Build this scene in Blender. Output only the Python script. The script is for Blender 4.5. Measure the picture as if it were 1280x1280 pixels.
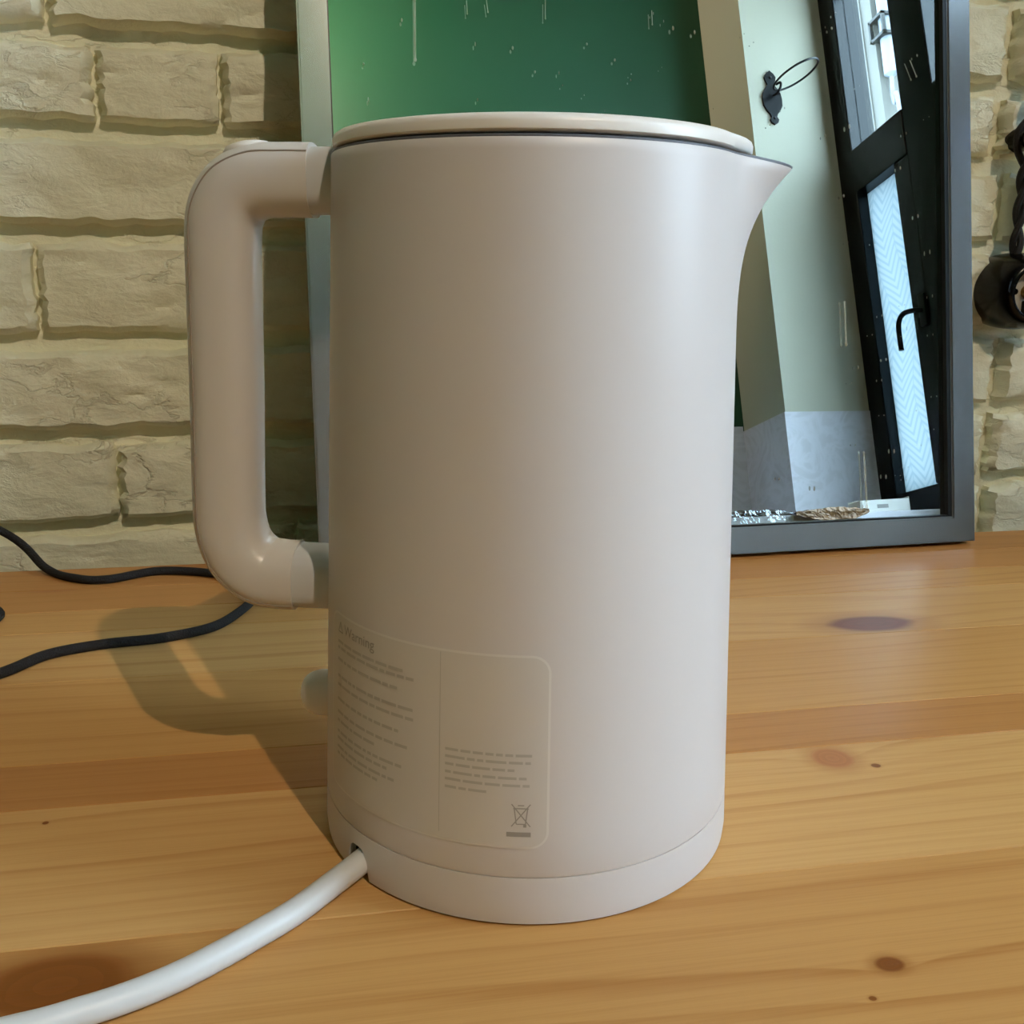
import bpy, bmesh, math, random
from mathutils import Vector, Matrix, noise

# ------------------------------------------------------------------ scene, camera, light
scene = bpy.context.scene
for o in list(bpy.data.objects):
    bpy.data.objects.remove(o, do_unlink=True)
COL = scene.collection
PI = math.pi

YAW, PITCH, ROLL, EYE, FPX = 0.1894, 0.2385, 0.0114, 0.1964, 1287.1
cam_d = bpy.data.cameras.new('camera')
cam_d.sensor_width = 36.0
cam_d.sensor_fit = 'HORIZONTAL'
cam_d.lens = 36.0 * FPX / 1280.0
cam_d.clip_start = 0.02
cam = bpy.data.objects.new('camera', cam_d)
COL.objects.link(cam)
fwd = Vector((math.sin(YAW) * math.cos(PITCH), math.cos(YAW) * math.cos(PITCH), -math.sin(PITCH)))
rgt = Vector((math.cos(YAW), -math.sin(YAW), 0))
upv = rgt.cross(fwd)
c_, s_ = math.cos(ROLL), math.sin(ROLL)
rgt, upv = rgt * c_ + upv * s_, upv * c_ - rgt * s_
mw = Matrix((rgt, upv, -fwd)).transposed().to_4x4()
mw.translation = Vector((0, 0, EYE))
cam.matrix_world = mw
scene.camera = cam

world = bpy.data.worlds.new('overcast_sky')
scene.world = world
world.use_nodes = True
bg = world.node_tree.nodes['Background']
bg.inputs['Color'].default_value = (0.60, 0.81, 1.0, 1)
bg.inputs['Strength'].default_value = 18.0

scene.view_settings.view_transform = 'Standard'
scene.view_settings.look = 'None'
scene.view_settings.exposure = 0.0
scene.view_settings.gamma = 1.0
scene.view_settings.use_curve_mapping = False
scene.cycles.use_denoising = True
scene.cycles.max_bounces = 10
scene.cycles.diffuse_bounces = 5
scene.cycles.glossy_bounces = 6
scene.cycles.transparent_max_bounces = 16

LAMP_POS = (0.562, -1.143, 1.75)
LAMP_POWER = 86.0
SPOT_POS = (0.02, -0.84, 1.56)
SPOT_POWER = 42.0
WARM = (1.0, 0.81, 0.60)


# ------------------------------------------------------------------ materials
def srgb(r, g, b):
    f = lambda c: (c / 255) / 12.92 if c / 255 <= 0.04045 else ((c / 255 + 0.055) / 1.055) ** 2.4
    return (f(r), f(g), f(b), 1)


def new_mat(name):
    m = bpy.data.materials.new(name)
    m.use_nodes = True
    nt = m.node_tree
    return m, nt, nt.nodes['Principled BSDF'], nt.nodes['Material Output']


def plain(name, col, rough=0.5, metal=0.0, spec=0.5, noise_amt=0.0, noise_scale=40, bump=0.0, bump_scale=200, coat=0.0):
    m, nt, b, out = new_mat(name)
    b.inputs['Base Color'].default_value = col
    b.inputs['Roughness'].default_value = rough
    b.inputs['Metallic'].default_value = metal
    b.inputs['Specular IOR Level'].default_value = spec
    b.inputs['Coat Weight'].default_value = coat
    tc = nt.nodes.new('ShaderNodeTexCoord')
    n = nt.nodes.new('ShaderNodeTexNoise')
    n.inputs['Scale'].default_value = noise_scale
    n.inputs['Detail'].default_value = 5
    nt.links.new(tc.outputs['Object'], n.inputs['Vector'])
    if noise_amt:
        mx = nt.nodes.new('ShaderNodeMix')
        mx.data_type = 'RGBA'
        mx.inputs[6].default_value = tuple(c * (1 - noise_amt) for c in col[:3]) + (1,)
        mx.inputs[7].default_value = tuple(min(1, c * (1 + noise_amt)) for c in col[:3]) + (1,)
        nt.links.new(n.outputs['Fac'], mx.inputs[0])
        nt.links.new(mx.outputs[2], b.inputs['Base Color'])
    if bump:
        n2 = nt.nodes.new('ShaderNodeTexNoise')
        n2.inputs['Scale'].default_value = bump_scale
        n2.inputs['Detail'].default_value = 6
        nt.links.new(tc.outputs['Object'], n2.inputs['Vector'])
        bp = nt.nodes.new('ShaderNodeBump')
        bp.inputs['Strength'].default_value = bump
        bp.inputs['Distance'].default_value = 0.002
        nt.links.new(n2.outputs['Fac'], bp.inputs['Height'])
        nt.links.new(bp.outputs['Normal'], b.inputs['Normal'])
    return m


def math_node(nt, op, a, b=None, clamp=False):
    n = nt.nodes.new('ShaderNodeMath')
    n.operation = op
    n.use_clamp = clamp
    for i, v in enumerate((a, b)):
        if v is None:
            continue
        if isinstance(v, (int, float)):
            n.inputs[i].default_value = v
        else:
            nt.links.new(v, n.inputs[i])
    return n.outputs[0]


def ramp(nt, fac, stops):
    r = nt.nodes.new('ShaderNodeValToRGB')
    el = r.color_ramp.elements
    while len(el) < len(stops):
        el.new(0.5)
    for e, (p, c) in zip(el, stops):
        e.position = p
        e.color = c
    nt.links.new(fac, r.inputs[0])
    return r.outputs[0]


def smooth(nt, v, lo, hi):
    n = nt.nodes.new('ShaderNodeMapRange')
    n.interpolation_type = 'SMOOTHSTEP'
    nt.links.new(v, n.inputs[0])
    n.inputs[1].default_value = lo
    n.inputs[2].default_value = hi
    return n.outputs[0]


def mixc(nt, fac, a, b, mode='MIX'):
    n = nt.nodes.new('ShaderNodeMix')
    n.data_type = 'RGBA'
    n.blend_type = mode
    for i, v in ((0, fac), (6, a), (7, b)):
        if isinstance(v, (int, float)):
            n.inputs[i].default_value = v
        elif isinstance(v, tuple):
            n.inputs[i].default_value = v
        else:
            nt.links.new(v, n.inputs[i])
    return n.outputs[2]


def pine(name, base, dark, ring_density, seed, knots=()):
    """varnished pine, grain along x; knots: (x, y, rx, ry, colour, halo)"""
    m, nt, b, out = new_mat(name)
    tc = nt.nodes.new('ShaderNodeTexCoord')
    sep = nt.nodes.new('ShaderNodeSeparateXYZ')
    nt.links.new(tc.outputs['Object'], sep.inputs[0])
    x, y = sep.outputs[0], sep.outputs[1]

    def stretched(sx, sy, scale, detail, w):
        mp = nt.nodes.new('ShaderNodeMapping')
        mp.inputs['Scale'].default_value = (sx, sy, 1)
        mp.inputs['Location'].default_value = (seed * 3.1, seed * 1.7, seed)
        nt.links.new(tc.outputs['Object'], mp.inputs[0])
        n = nt.nodes.new('ShaderNodeTexNoise')
        n.inputs['Scale'].default_value = scale
        n.inputs['Detail'].default_value = detail
        n.inputs['Roughness'].default_value = w
        nt.links.new(mp.outputs[0], n.inputs['Vector'])
        return n.outputs['Fac']
    big = stretched(1.6, 9, 1.0, 2, 0.4)
    fine = stretched(7, 520, 1.0, 5, 0.75)
    mid = stretched(2.0, 60, 1.0, 3, 0.5)
    t = math_node(nt, 'ADD', math_node(nt, 'ADD', y, math_node(nt, 'MULTIPLY', big, 0.11)), math_node(nt, 'MULTIPLY', mid, 0.006))
    masks = []
    for (kx, ky, rx, ry, kc, halo) in knots:
        dx = math_node(nt, 'DIVIDE', math_node(nt, 'SUBTRACT', x, kx), rx)
        dy = math_node(nt, 'DIVIDE', math_node(nt, 'SUBTRACT', y, ky), ry)
        r2 = math_node(nt, 'ADD', math_node(nt, 'MULTIPLY', dx, dx), math_node(nt, 'MULTIPLY', dy, dy))
        r = math_node(nt, 'SQRT', r2)
        # the rings bend around the knot
        dx2 = math_node(nt, 'MULTIPLY', dx, 0.38)
        w2 = math_node(nt, 'ADD', math_node(nt, 'MULTIPLY', dx2, dx2), math_node(nt, 'MULTIPLY', math_node(nt, 'MULTIPLY', dy, dy), 0.35))
        g = math_node(nt, 'DIVIDE', ry * 1.7, math_node(nt, 'ADD', 1.0, w2))
        t = math_node(nt, 'ADD', t, g)
        masks.append((r, kc, halo))
    rings = math_node(nt, 'FRACT', math_node(nt, 'MULTIPLY', t, ring_density))
    late = math_node(nt, 'MULTIPLY', smooth(nt, rings, 0.5, 0.94),
                     math_node(nt, 'SUBTRACT', 1.0, smooth(nt, rings, 0.93, 1.0)))
    late = math_node(nt, 'MULTIPLY', late, math_node(nt, 'ADD', 0.25, smooth(nt, mid, 0.35, 0.7)))
    fac = math_node(nt, 'ADD', math_node(nt, 'MULTIPLY', late, 0.46),
                    math_node(nt, 'MULTIPLY', smooth(nt, fine, 0.38, 0.72), 0.34), clamp=True)
    col = mixc(nt, fac, base, dark)
    tone = smooth(nt, big, 0.25, 0.75)
    col = mixc(nt, math_node(nt, 'MULTIPLY', tone, 0.35), col, mixc(nt, 0.6, base, dark), 'MIX')
    for r, kc, halo in masks:
        wob = math_node(nt, 'ADD', r, math_node(nt, 'MULTIPLY', math_node(nt, 'SUBTRACT', mid, 0.5), 0.5))
        k1 = math_node(nt, 'SUBTRACT', 1.0, smooth(nt, wob, 0.75, 1.12))
        h1 = math_node(nt, 'MULTIPLY', math_node(nt, 'SUBTRACT', 1.0, smooth(nt, wob, 0.9, 1.9)), halo)
        col = mixc(nt, h1, col, mixc(nt, 0.5, dark, kc))
        rr = math_node(nt, 'FRACT', math_node(nt, 'MULTIPLY', wob, 3.2))
        kcol = mixc(nt, math_node(nt, 'MULTIPLY', rr, 0.16), kc, tuple(min(1, c * 1.9) for c in kc[:3]) + (1,))
        col = mixc(nt, math_node(nt, 'MULTIPLY', k1, 0.92), col, kcol)
    nt.links.new(col, b.inputs['Base Color'])
    b.inputs['Roughness'].default_value = 0.42
    b.inputs['Specular IOR Level'].default_value = 0.13
    bp = nt.nodes.new('ShaderNodeBump')
    bp.inputs['Strength'].default_value = 0.08
    bp.inputs['Distance'].default_value = 0.0008
    nt.links.new(fac, bp.inputs['Height'])
    nt.links.new(bp.outputs['Normal'], b.inputs['Normal'])
    return m


def brick_paint():
    m, nt, b, out = new_mat('white_painted_brick')
    tc = nt.nodes.new('ShaderNodeTexCoord')
    mp = nt.nodes.new('ShaderNodeMapping')
    mp.inputs['Scale'].default_value = (1, 1, 1.7)
    nt.links.new(tc.outputs['Object'], mp.inputs[0])
    n1 = nt.nodes.new('ShaderNodeTexNoise')
    n1.inputs['Scale'].default_value = 38
    n1.inputs['Detail'].default_value = 9
    n1.inputs['Roughness'].default_value = 0.58
    n1.inputs['Distortion'].default_value = 0.25
    nt.links.new(mp.outputs[0], n1.inputs['Vector'])
    n2 = nt.nodes.new('ShaderNodeTexNoise')
    n2.inputs['Scale'].default_value = 9
    n2.inputs['Detail'].default_value = 3
    nt.links.new(tc.outputs['Object'], n2.inputs['Vector'])
    vo = nt.nodes.new('ShaderNodeTexVoronoi')
    vo.feature = 'DISTANCE_TO_EDGE'
    vo.inputs['Scale'].default_value = 17
    mp2 = nt.nodes.new('ShaderNodeMapping')
    mp2.inputs['Scale'].default_value = (1, 1, 2.4)
    nt.links.new(mixc(nt, 0.05, tc.outputs['Object'], n1.outputs['Color']), mp2.inputs[0])
    nt.links.new(mp2.outputs[0], vo.inputs['Vector'])
    crack = math_node(nt, 'MULTIPLY', math_node(nt, 'SUBTRACT', 1.0, smooth(nt, vo.outputs['Distance'], 0.0, 0.05)),
                      smooth(nt, n2.outputs['Fac'], 0.46, 0.6))
    col = mixc(nt, smooth(nt, n2.outputs['Fac'], 0.3, 0.75), srgb(230, 229, 203), srgb(242, 240, 216))
    nt.links.new(col, b.inputs['Base Color'])
    b.inputs['Roughness'].default_value = 0.55
    b.inputs['Specular IOR Level'].default_value = 0.3
    h = math_node(nt, 'SUBTRACT', n1.outputs['Fac'], math_node(nt, 'MULTIPLY', crack, 0.45))
    bp = nt.nodes.new('ShaderNodeBump')
    bp.inputs['Strength'].default_value = 0.55
    bp.inputs['Distance'].default_value = 0.007
    nt.links.new(h, bp.inputs['Height'])
    nt.links.new(bp.outputs['Normal'], b.inputs['Normal'])
    return m


def kettle_plastic():
    m, nt, b, out = new_mat('matte_white_plastic_with_stains')
    tc = nt.nodes.new('ShaderNodeTexCoord')
    n = nt.nodes.new('ShaderNodeTexNoise')
    n.inputs['Scale'].default_value = 28
    n.inputs['Detail'].default_value = 6
    n.inputs['Roughness'].default_value = 0.6
    nt.links.new(tc.outputs['Object'], n.inputs['Vector'])
    sep = nt.nodes.new('ShaderNodeSeparateXYZ')
    nt.links.new(tc.outputs['Object'], sep.inputs[0])
    low = math_node(nt, 'SUBTRACT', 1.0, smooth(nt, sep.outputs[2], 0.0, 0.075))
    st = math_node(nt, 'MULTIPLY', smooth(nt, n.outputs['Fac'], 0.63, 0.74), low)
    col = mixc(nt, math_node(nt, 'MULTIPLY', st, 0.30), srgb(211, 206, 206), srgb(170, 146, 116))
    nt.links.new(col, b.inputs['Base Color'])
    b.inputs['Roughness'].default_value = 0.38
    b.inputs['Specular IOR Level'].default_value = 0.4
    return m


M = {}
M['kettle'] = kettle_plastic()
M['lightened_white_plastic'] = plain('lightened_white_plastic', srgb(232, 228, 224), 0.35)  # paler than the body: light caught by the lid put into the colour
M['grip'] = plain('white_grip_plastic', srgb(208, 203, 199), 0.32, noise_amt=0.02, noise_scale=60)
M['grey_plastic'] = plain('grey_white_plastic', srgb(196, 197, 200), 0.4)
M['rim'] = plain('grey_rim', srgb(96, 98, 106), 0.5)
M['seam'] = plain('grey_seam', srgb(150, 138, 128), 0.6)
M['dark_gap'] = plain('dark_gap', srgb(60, 56, 54), 0.6)  # shade of the gaps put into a dark colour; the rubber ring shares it
M['steel_in'] = plain('kettle_inside_steel', srgb(120, 122, 128), 0.3, metal=1.0)
M['label'] = plain('label_film', srgb(209, 205, 202), 0.3)
M['label_edge'] = plain('label_edge_film', srgb(222, 219, 217), 0.3)
M['print'] = plain('grey_print', srgb(158, 154, 150), 0.5)
M['print_soft'] = plain('pale_grey_print', srgb(184, 181, 177), 0.5)
M['cord'] = plain('white_cord_pvc', srgb(206, 206, 206), 0.4)
M['brick'] = brick_paint()
M['mirror'] = plain('mirror_silvering', (0.90, 0.94, 0.93, 1), 0.0, metal=1.0)
M['frame'] = plain('brushed_grey_metal', srgb(166, 170, 173), 0.15, metal=0.78, noise_amt=0.08, noise_scale=30)
M['lip'] = plain('dark_frame_lip', srgb(40, 42, 44), 0.3, metal=0.6)
M['board'] = plain('brown_hardboard', srgb(74, 58, 42), 0.8, noise_amt=0.1)
M['black'] = plain('black_bakelite', srgb(8, 8, 9), 0.2, spec=0.25)
M['black_cord'] = plain('black_textile_cord', srgb(16, 15, 15), 0.7, bump=0.5, bump_scale=900)
M['grey_cord'] = plain('dark_grey_braided_cord', srgb(40, 38, 38), 0.75, spec=0.2, bump=0.6, bump_scale=1200)
M['porcelain'] = plain('grey_porcelain', srgb(186, 182, 172), 0.35)
M['brass'] = plain('aged_brass', srgb(150, 118, 70), 0.35, metal=0.9)
M['iron'] = plain('black_iron', srgb(7, 8, 8), 0.4, spec=0.2)
M['window_black'] = plain('black_window_pvc', srgb(7, 11, 12), 0.25, spec=0.2)
M['green'] = plain('green_wall_paint', srgb(15, 66, 38), 0.55, noise_amt=0.04, noise_scale=6, bump=0.1)
M['cream'] = plain('cream_wall_paint', srgb(178, 175, 155), 0.6, noise_amt=0.02, noise_scale=5, bump=0.12, bump_scale=120)
M['ceil'] = plain('ceiling_paint', srgb(150, 142, 128), 0.8)
M['floor'] = plain('floor_boards', srgb(80, 62, 46), 0.5, noise_amt=0.2, noise_scale=6)
M['worktop'] = plain('white_worktop', srgb(222, 220, 226), 0.35)
M['cabinet'] = plain('grey_cabinet', srgb(150, 148, 142), 0.5)
M['card'] = plain('white_card', srgb(232, 230, 224), 0.6)
M['lamp_metal'] = plain('lamp_black_metal', srgb(22, 22, 24), 0.4, metal=0.4)
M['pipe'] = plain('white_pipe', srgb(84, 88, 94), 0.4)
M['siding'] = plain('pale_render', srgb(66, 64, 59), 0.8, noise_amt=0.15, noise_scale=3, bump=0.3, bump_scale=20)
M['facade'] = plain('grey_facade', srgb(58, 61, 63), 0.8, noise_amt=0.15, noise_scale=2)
M['blue'] = plain('blue_tarpaulin', srgb(28, 58, 118), 0.6, noise_amt=0.2, noise_scale=4)
M['wrapper'] = plain('brown_gold_foil', srgb(112, 78, 42), 0.35, metal=0.2, noise_amt=0.5, noise_scale=30)
M['pine_leg'] = plain('pine_leg_wood', srgb(196, 150, 92), 0.5, noise_amt=0.1, noise_scale=12)


def emissive(name, col, strength):
    m, nt, b, out = new_mat(name)
    b.inputs['Base Color'].default_value = col
    b.inputs['Emission Color'].default_value = col
    b.inputs['Emission Strength'].default_value = strength
    return m


M['bulb'] = emissive('warm_bulb_glass', (1.0, 0.86, 0.62, 1), 6.0)


def clear_mat(name, tint, gloss, rough=0.02):
    m, nt, b, out = new_mat(name)
    nt.nodes.remove(b)
    tr = nt.nodes.new('ShaderNodeBsdfTransparent')
    tr.inputs[0].default_value = tint
    gl = nt.nodes.new('ShaderNodeBsdfGlossy')
    gl.inputs['Roughness'].default_value = rough
    mx = nt.nodes.new('ShaderNodeMixShader')
    mx.inputs[0].default_value = gloss
    nt.links.new(tr.outputs[0], mx.inputs[1])
    nt.links.new(gl.outputs[0], mx.inputs[2])
    nt.links.new(mx.outputs[0], out.inputs[0])
    return m


M['clear'] = clear_mat('clear_window_glass', (0.95, 0.97, 0.97, 1), 0.06)
M['film'] = clear_mat('clear_crumpled_film', (0.72, 0.72, 0.70, 1), 0.14, 0.12)


def drop_mat():
    m, nt, b, out = new_mat('dried_water_mark')
    nt.nodes.remove(b)
    tr = nt.nodes.new('ShaderNodeBsdfTransparent')
    df = nt.nodes.new('ShaderNodeBsdfDiffuse')
    df.inputs[0].default_value = srgb(225, 228, 215)
    mx = nt.nodes.new('ShaderNodeMixShader')
    mx.inputs[0].default_value = 0.32
    nt.links.new(tr.outputs[0], mx.inputs[1])
    nt.links.new(df.outputs[0], mx.inputs[2])
    nt.links.new(mx.outputs[0], out.inputs[0])
    return m


M['drop'] = drop_mat()


def frosted():
    """patterned privacy film: leaves with herringbone veins, letting daylight through"""
    m, nt, b, out = new_mat('frosted_leaf_film')
    nt.nodes.remove(b)
    tc = nt.nodes.new('ShaderNodeTexCoord')
    sep = nt.nodes.new('ShaderNodeSeparateXYZ')
    nt.links.new(tc.outputs['Object'], sep.inputs[0])
    y, z = sep.outputs[1], sep.outputs[2]
    wig = math_node(nt, 'MULTIPLY', math_node(nt, 'SINE', math_node(nt, 'MULTIPLY', z, 15.0)), 0.022)
    yy = math_node(nt, 'MULTIPLY', math_node(nt, 'ADD', y, wig), 11.0)
    tri = math_node(nt, 'ABSOLUTE', math_node(nt, 'SUBTRACT', math_node(nt, 'FRACT', yy), 0.5))
    st = math_node(nt, 'FRACT', math_node(nt, 'MULTIPLY', math_node(nt, 'ADD', z, math_node(nt, 'MULTIPLY', tri, 0.10)), 42.0))
    line = math_node(nt, 'MULTIPLY', smooth(nt, st, 0.45, 0.6), math_node(nt, 'SUBTRACT', 1.0, smooth(nt, st, 0.85, 1.0)))
    vein = math_node(nt, 'SUBTRACT', 1.0, smooth(nt, tri, 0.0, 0.03))
    f = math_node(nt, 'MAXIMUM', line, vein)
    col = mixc(nt, f, (0.30, 0.325, 0.33, 1), (0.24, 0.275, 0.29, 1))
    tl = nt.nodes.new('ShaderNodeBsdfTranslucent')
    nt.links.new(col, tl.inputs[0])
    gl = nt.nodes.new('ShaderNodeBsdfGlossy')
    gl.inputs['Roughness'].default_value = 0.25
    mx = nt.nodes.new('ShaderNodeMixShader')
    mx.inputs[0].default_value = 0.04
    nt.links.new(tl.outputs[0], mx.inputs[1])
    nt.links.new(gl.outputs[0], mx.inputs[2])
    nt.links.new(mx.outputs[0], out.inputs[0])
    return m


M['frosted'] = frosted()


def marble():
    m, nt, b, out = new_mat('pale_marble_panel')
    tc = nt.nodes.new('ShaderNodeTexCoord')
    n = nt.nodes.new('ShaderNodeTexNoise')
    n.inputs['Scale'].default_value = 9
    n.inputs['Detail'].default_value = 5
    n.inputs['Distortion'].default_value = 2.4
    nt.links.new(tc.outputs['Object'], n.inputs['Vector'])
    f = smooth(nt, math_node(nt, 'ABSOLUTE', math_node(nt, 'SUBTRACT', n.outputs['Fac'], 0.5)), 0.0, 0.14)
    col = mixc(nt, f, srgb(203, 200, 206), srgb(193, 190, 195))
    nt.links.new(col, b.inputs['Base Color'])
    b.inputs['Roughness'].default_value = 0.4
    return m


M['marble'] = marble()


# ------------------------------------------------------------------ mesh helpers
def link(name, me, mat=None, parent=None, smooth_=False):
    o = bpy.data.objects.new(name, me)
    COL.objects.link(o)
    if mat is not None:
        me.materials.clear()
        me.materials.append(mat)
    if parent is not None:
        o.parent = parent
    if smooth_:
        for p in me.polygons:
            p.use_smooth = True
        me.set_sharp_from_angle(angle=math.radians(42))
    return o


def obj(name, bm, mat=None, parent=None, smooth_=False):
    me = bpy.data.meshes.new(name)
    bmesh.ops.recalc_face_normals(bm, faces=bm.faces)
    bm.to_mesh(me)
    bm.free()
    return link(name, me, mat, parent, smooth_)


def tag(o, label=None, cat=None, group=None, kind=None):
    if label:
        o['label'] = label
    if cat:
        o['category'] = cat
    if group:
        o['group'] = group
    if kind:
        o['kind'] = kind
    return o


def empty(name, loc=(0, 0, 0), rz=0.0):
    o = bpy.data.objects.new(name, None)
    o.empty_display_size = 0.02
    o.location = loc
    o.rotation_euler = (0, 0, rz)
    COL.objects.link(o)
    return o


def add_box(bm, lo, hi, bevel=0.0, seg=2):
    vs = [bm.verts.new((x, y, z)) for x in (lo[0], hi[0]) for y in (lo[1], hi[1]) for z in (lo[2], hi[2])]
    idx = ((0, 1, 3, 2), (4, 6, 7, 5), (0, 4, 5, 1), (2, 3, 7, 6), (0, 2, 6, 4), (1, 5, 7, 3))
    fs = [bm.faces.new([vs[i] for i in f]) for f in idx]
    if bevel:
        es = {e for f in fs for e in f.edges}
        bmesh.ops.bevel(bm, geom=list(es), offset=bevel, segments=seg, affect='EDGES', profile=0.5)
    return bm


def box(lo, hi, bevel=0.0, seg=2):
    return add_box(bmesh.new(), lo, hi, bevel, seg)


def add_lathe(bm, prof, n=64, axis='Z', cap=(True, True), xf=None):
    """prof: list of (r, z)"""
    rings = []
    for r, z in prof:
        ring = []
        for i in range(n):
            a = 2 * PI * i / n
            p = Vector((r * math.cos(a), r * math.sin(a), z))
            ring.append(bm.verts.new(xf @ p if xf else p))
        rings.append(ring)
    for k in range(len(rings) - 1):
        for i in range(n):
            bm.faces.new((rings[k][i], rings[k][(i + 1) % n], rings[k + 1][(i + 1) % n], rings[k + 1][i]))
    if cap[0]:
        bm.faces.new(list(reversed(rings[0])))
    if cap[1]:
        bm.faces.new(rings[-1])
    return bm


def catmull(pts, n=8):
    P = [Vector(p) for p in pts]
    P = [P[0] * 2 - P[1]] + P + [P[-1] * 2 - P[-2]]
    out = []
    for i in range(1, len(P) - 2):
        p0, p1, p2, p3 = P[i - 1:i + 3]
        for k in range(n):
            t = k / n
            out.append(0.5 * ((2 * p1) + (p2 - p0) * t + (2 * p0 - 5 * p1 + 4 * p2 - p3) * t * t + (3 * p1 - p0 - 3 * p2 + p3) * t ** 3))
    out.append(P[-2].copy())
    return out


def add_tube(bm, path, r, n=12, cap=True):
    rings = []
    T0 = (path[1] - path[0]).normalized()
    ref = Vector((0, 0, 1)) if abs(T0.z) < 0.9 else Vector((1, 0, 0))
    nrm = (ref - T0 * ref.dot(T0)).normalized()
    for i, p in enumerate(path):
        a = path[max(0, i - 1)]
        c = path[min(len(path) - 1, i + 1)]
        T = (c - a).normalized()
        nrm = (nrm - T * nrm.dot(T)).normalized()
        bn = T.cross(nrm)
        rr = r[i] if isinstance(r, (list, tuple)) else r
        rings.append([bm.verts.new(p + (nrm * math.cos(2 * PI * k / n) + bn * math.sin(2 * PI * k / n)) * rr) for k in range(n)])
    for k in range(len(rings) - 1):
        for i in range(n):
            bm.faces.new((rings[k][i], rings[k][(i + 1) % n], rings[k + 1][(i + 1) % n], rings[k + 1][i]))
    if cap:
        bm.faces.new(rings[0])
        bm.faces.new(list(reversed(rings[-1])))
    return bm


def tube(pts, r, n=12, sub=8):
    return add_tube(bmesh.new(), catmull(pts, sub), r, n)


def prism_y(poly, y0, y1):
    """poly of (x, z) extruded along y"""
    bm = bmesh.new()
    a = [bm.verts.new((x, y0, z)) for x, z in poly]
    b = [bm.verts.new((x, y1, z)) for x, z in poly]
    bm.faces.new(a)
    bm.faces.new(list(reversed(b)))
    n = len(poly)
    for i in range(n):
        bm.faces.new((a[i], a[(i + 1) % n], b[(i + 1) % n], b[i]))
    return bm


# ------------------------------------------------------------------ the room
WALL_Y = 0.790          # mortar plane of the brick wall
XL, XR = -1.30, 1.60
YB = -1.262             # green wall
YP = -1.037             # face of the pier beside the window
XP = 1.341
ZF, ZC = -0.75, 1.95

tag(obj('floor', box((XL - .1, YB - .1, ZF - .05), (XR + .1, WALL_Y + .1, ZF)), M['floor']), 'brown boarded floor of the room', kind='structure')
tag(obj('ceiling', box((XL - .1, YB - .1, ZC), (XR + .1, WALL_Y + .1, ZC + .05)), M['ceil']), 'pale ceiling of the room', kind='structure')
tag(obj('wall_left', box((XL - .1, YB, ZF), (XL, WALL_Y, ZC)), M['green']), 'dark green side wall', kind='structure')
tag(obj('wall_back', box((XL - .1, YB - .1, ZF), (XP, YB, ZC)), M['green']), 'dark green wall seen in the mirror', kind='structure')
tag(obj('wall_corner', box((XP, YB - .1, ZF), (XR + .1, YP, ZC)), M['cream']), 'cream wall end beside the window, with an iron ring', kind='structure')
# right wall with the window opening
WY0, WY1, WZ0, WZ1 = -1.036, 0.22, 0.165, 1.80
bm = bmesh.new()
add_box(bm, (XR, YP, ZF), (XR + .1, WALL_Y, WZ0))
add_box(bm, (XR, YP, WZ1), (XR + .1, WALL_Y, ZC))
add_box(bm, (XR, WY1, WZ0), (XR + .1, WALL_Y, WZ1))
tag(obj('wall_right', bm, M['cream']), 'cream wall around the black window', kind='structure')

# splash panels below the painted walls
bm = bmesh.new()
add_box(bm, (XP - .006, YP + .0, .212), (XR - .002, YP + .006, .512))
add_box(bm, (XP - .006, YB + .006, .212), (XP, YP + .0, .512))
tag(obj('trim_1', bm, M['marble']), 'pale marbled splash panel around the wall end', kind='structure')
tag(obj('trim_2', box((.20, YB, .212), (XP - .006, YB + .006, .526)), M['marble']), 'pale splash panel below the green wall', kind='structure')

# ---- brick wall: every brick its own piece
wall = obj('wall_front', box((XL - .1, WALL_Y, ZF), (XR + .1, WALL_Y + .1, ZC)), M['brick'])
tag(wall, 'white painted rough brick wall behind the table', kind='structure')
ROW_L = [-.065, .002, .070, .138, .212, .280, .340, .405, .470, .535, .600, .665]
ROW_R = [-.045, .018, .080, .144, .211, .275, .332, .398, .463, .528, .594, .660]


def row_z(k, x):
    t = (x + .145) / .73
    return ROW_L[k] + (ROW_R[k] - ROW_L[k]) * t


JOINTS = {0: [-.33, -.02, .21, .39, .566], 1: [-.37, -.145, .07, .26, .44, .562], 2: [-.25, .01, .20, .38, .564], 3: [-.38, -.189, .05, .25, .41, .552],
          4: [-.26, -.02 + .03, .19, .37, .551], 5: [-.34, -.140, -.058, .14, .33, .540], 6: [-.36, -.167, .06, .26, .42, .543]}
random.seed(7)


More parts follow.
